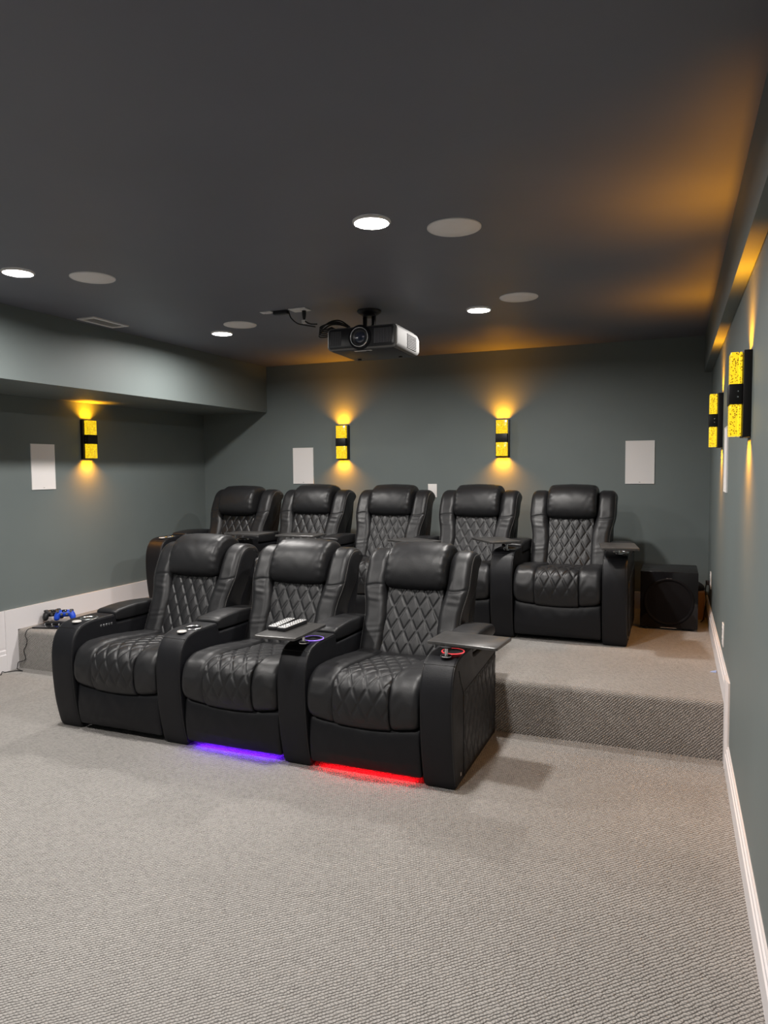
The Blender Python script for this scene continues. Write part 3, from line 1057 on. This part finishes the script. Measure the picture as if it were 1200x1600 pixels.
root = empty('cardboard_box', (-.175, 5.76, HP))
Build().box(-.155, .145, -.10, .17, 0, .205).make('box_body', 'cardboard', root, bevel=.003)
Build().box(-.155, .145, -.002, .0, .2052, .2065).make('flap_seam', 'black_matte', root)
tag(root, 'brown cardboard box wedged behind the subwoofer', 'box')
b = Build()
rg = []
for k in range(9):
    t = k / 8 * PI / 2
    rg.append([(-.18 + (.152 * math.cos(t) + .0) * math.cos(a) * (1 + .08 * math.sin(3 * a)), 5.79 + .115 * math.cos(t) * math.sin(a), HP + .2068 + .075 * math.sin(t) * (1 + .12 * math.sin(2 * a))) for a in np.linspace(0, 2 * PI, 25)[:-1]])
b.rings(rg)
tag(b.make('fabric_bag', 'bag', smooth='full'), 'limp black bag lying on the cardboard box', 'bag')
r = empty('plug_cord', (0, 5.47, .60))
Build().box(-.035, -.0088, -.016, .016, -.02, .012).make('plug', 'black_plastic', r, bevel=.004)
Build().tube(spline([(-.03, 0, -.015), (-.036, .0, -.06), (-.03, .01, -.14), (-.036, .03, -.21), (-.045, .04, -.28), (-.06, .08, -.309)], 8), .004, 8).make('lead', 'cable', r, smooth='full')
tag(r, 'black cord plugged in low on the right wall behind the subwoofer', 'cord')
b = Build()
b.rings([[(-.056, 4.205, HP + .0005), (-.022, 4.20, HP + .0005), (-.020, 4.222, HP + .0005), (-.046, 4.225, HP + .0005)], [(-.054, 4.207, HP + .002), (-.024, 4.203, HP + .009), (-.022, 4.220, HP + .010), (-.044, 4.223, HP + .002)]])
tag(b.make('tape_scrap', 'pale_tape'), 'scrap of pale blue tape on the platform by the baseboard', 'tape')

# ================================================================== GAME CONTROLLERS ON THE STEP
rt = empty('charging_dock', (-4.520, 3.865, HP), math.radians(15))
Build().box(-.12, .12, -.14, .14, 0, .012).make('base_plate', 'black_gloss', rt, bevel=.003)
Build().box(-.085, .085, -.05, .01, .011, .028).make('cradle', 'black_plastic', rt, bevel=.005)
for x in (-.055, .0, .055):
    Build().lathe([(.006, .0), (.006, .012), (.004, .016)], 14, (x, -.075, .011)).make('indicator', 'chrome', rt, smooth=True)
tag(rt, 'flat black charging dock on the carpeted step beside the left wall', 'dock')


def make_controller(pos, rx, rz, m, label):
    root = empty('game_controller', pos, rz)
    body = bpy.data.meshes.new('controller_body')
    # joints: grips, shoulders, middle
    J = [((-.056, 0, -.034), .018), ((-.058, 0, -.008), .026), ((-.044, 0, .020), .030), ((0, 0, .022), .029), ((.044, 0, .020), .030), ((.058, 0, -.008), .026), ((.056, 0, -.034), .018)]
    body.from_pydata([j[0] for j in J], [(i, i + 1) for i in range(len(J) - 1)], [])
    o = finish('controller_body', body, m, root)
    sk = o.modifiers.new('skin', 'SKIN')
    for v, j in zip(body.skin_vertices[0].data, J):
        v.radius = (j[1], j[1])
    body.skin_vertices[0].data[3].use_root = True
    sk.use_smooth_shade = True
    sb = o.modifiers.new('sub', 'SUBSURF'); sb.levels = 2; sb.render_levels = 2
    for x, z in ((-.045, .03), (.018, .006), (-.018, .006), (.045, .03)):
        M_ = Matrix.Translation((x, -.018, z)) @ Rx
        Build().lathe([(.008, 0), (.006, .012), (.010, .014), (.009, .018)], 16, M=M_).make('thumb_stick', 'black_plastic', root, smooth=True)
    Build().box(-.018, .018, -.027, -.014, .020, .044).make('touch_pad', 'black_gloss', root, bevel=.004)
    for x in (-.045, .045):
        Build().box(x - .014, x + .014, -.010, .016, .036, .050).make('trigger', 'black_plastic', root, bevel=.005)
    for ch in root.children:
        ch.matrix_local = Matrix.Rotation(rx, 4, 'X') @ ch.matrix_local
    return tag(root, label, 'game controller', 'game controllers on the dock')


make_controller((-4.610, 3.905, HP + .056), math.radians(-18), math.radians(62), 'black_plastic', 'black game controller standing on the dock beside the blue one')
make_controller((-4.470, 3.885, HP + .067), math.radians(-24), math.radians(38), 'blue', 'bright blue game controller standing on the dock')

cable('charging_cable', [(-4.60, 3.735, HP + .008), (-4.607, 3.70, HP + .004), (-4.606, 3.665, HP - .003), (-4.603, 3.644, HP - .035), (-4.588, 3.644, .215), (-4.600, 3.644, .17), (-4.622, 3.643, .134), (-4.607, 3.643, .075), (-4.64, 3.640, .055), (-4.672, 3.635, .045), (-4.676, 3.63, .015),
                         (-4.655, 3.61, .004), (-4.575, 3.585, .004), (-4.62, 3.575, .004), (-4.665, 3.52, .004), (-4.675, 3.50, .010), (-4.64, 3.46, .004), (-4.66, 3.42, .004), (-4.668, 3.30, .004)], .0028,
      'thin black charging cable running down the carpeted step to the floor')
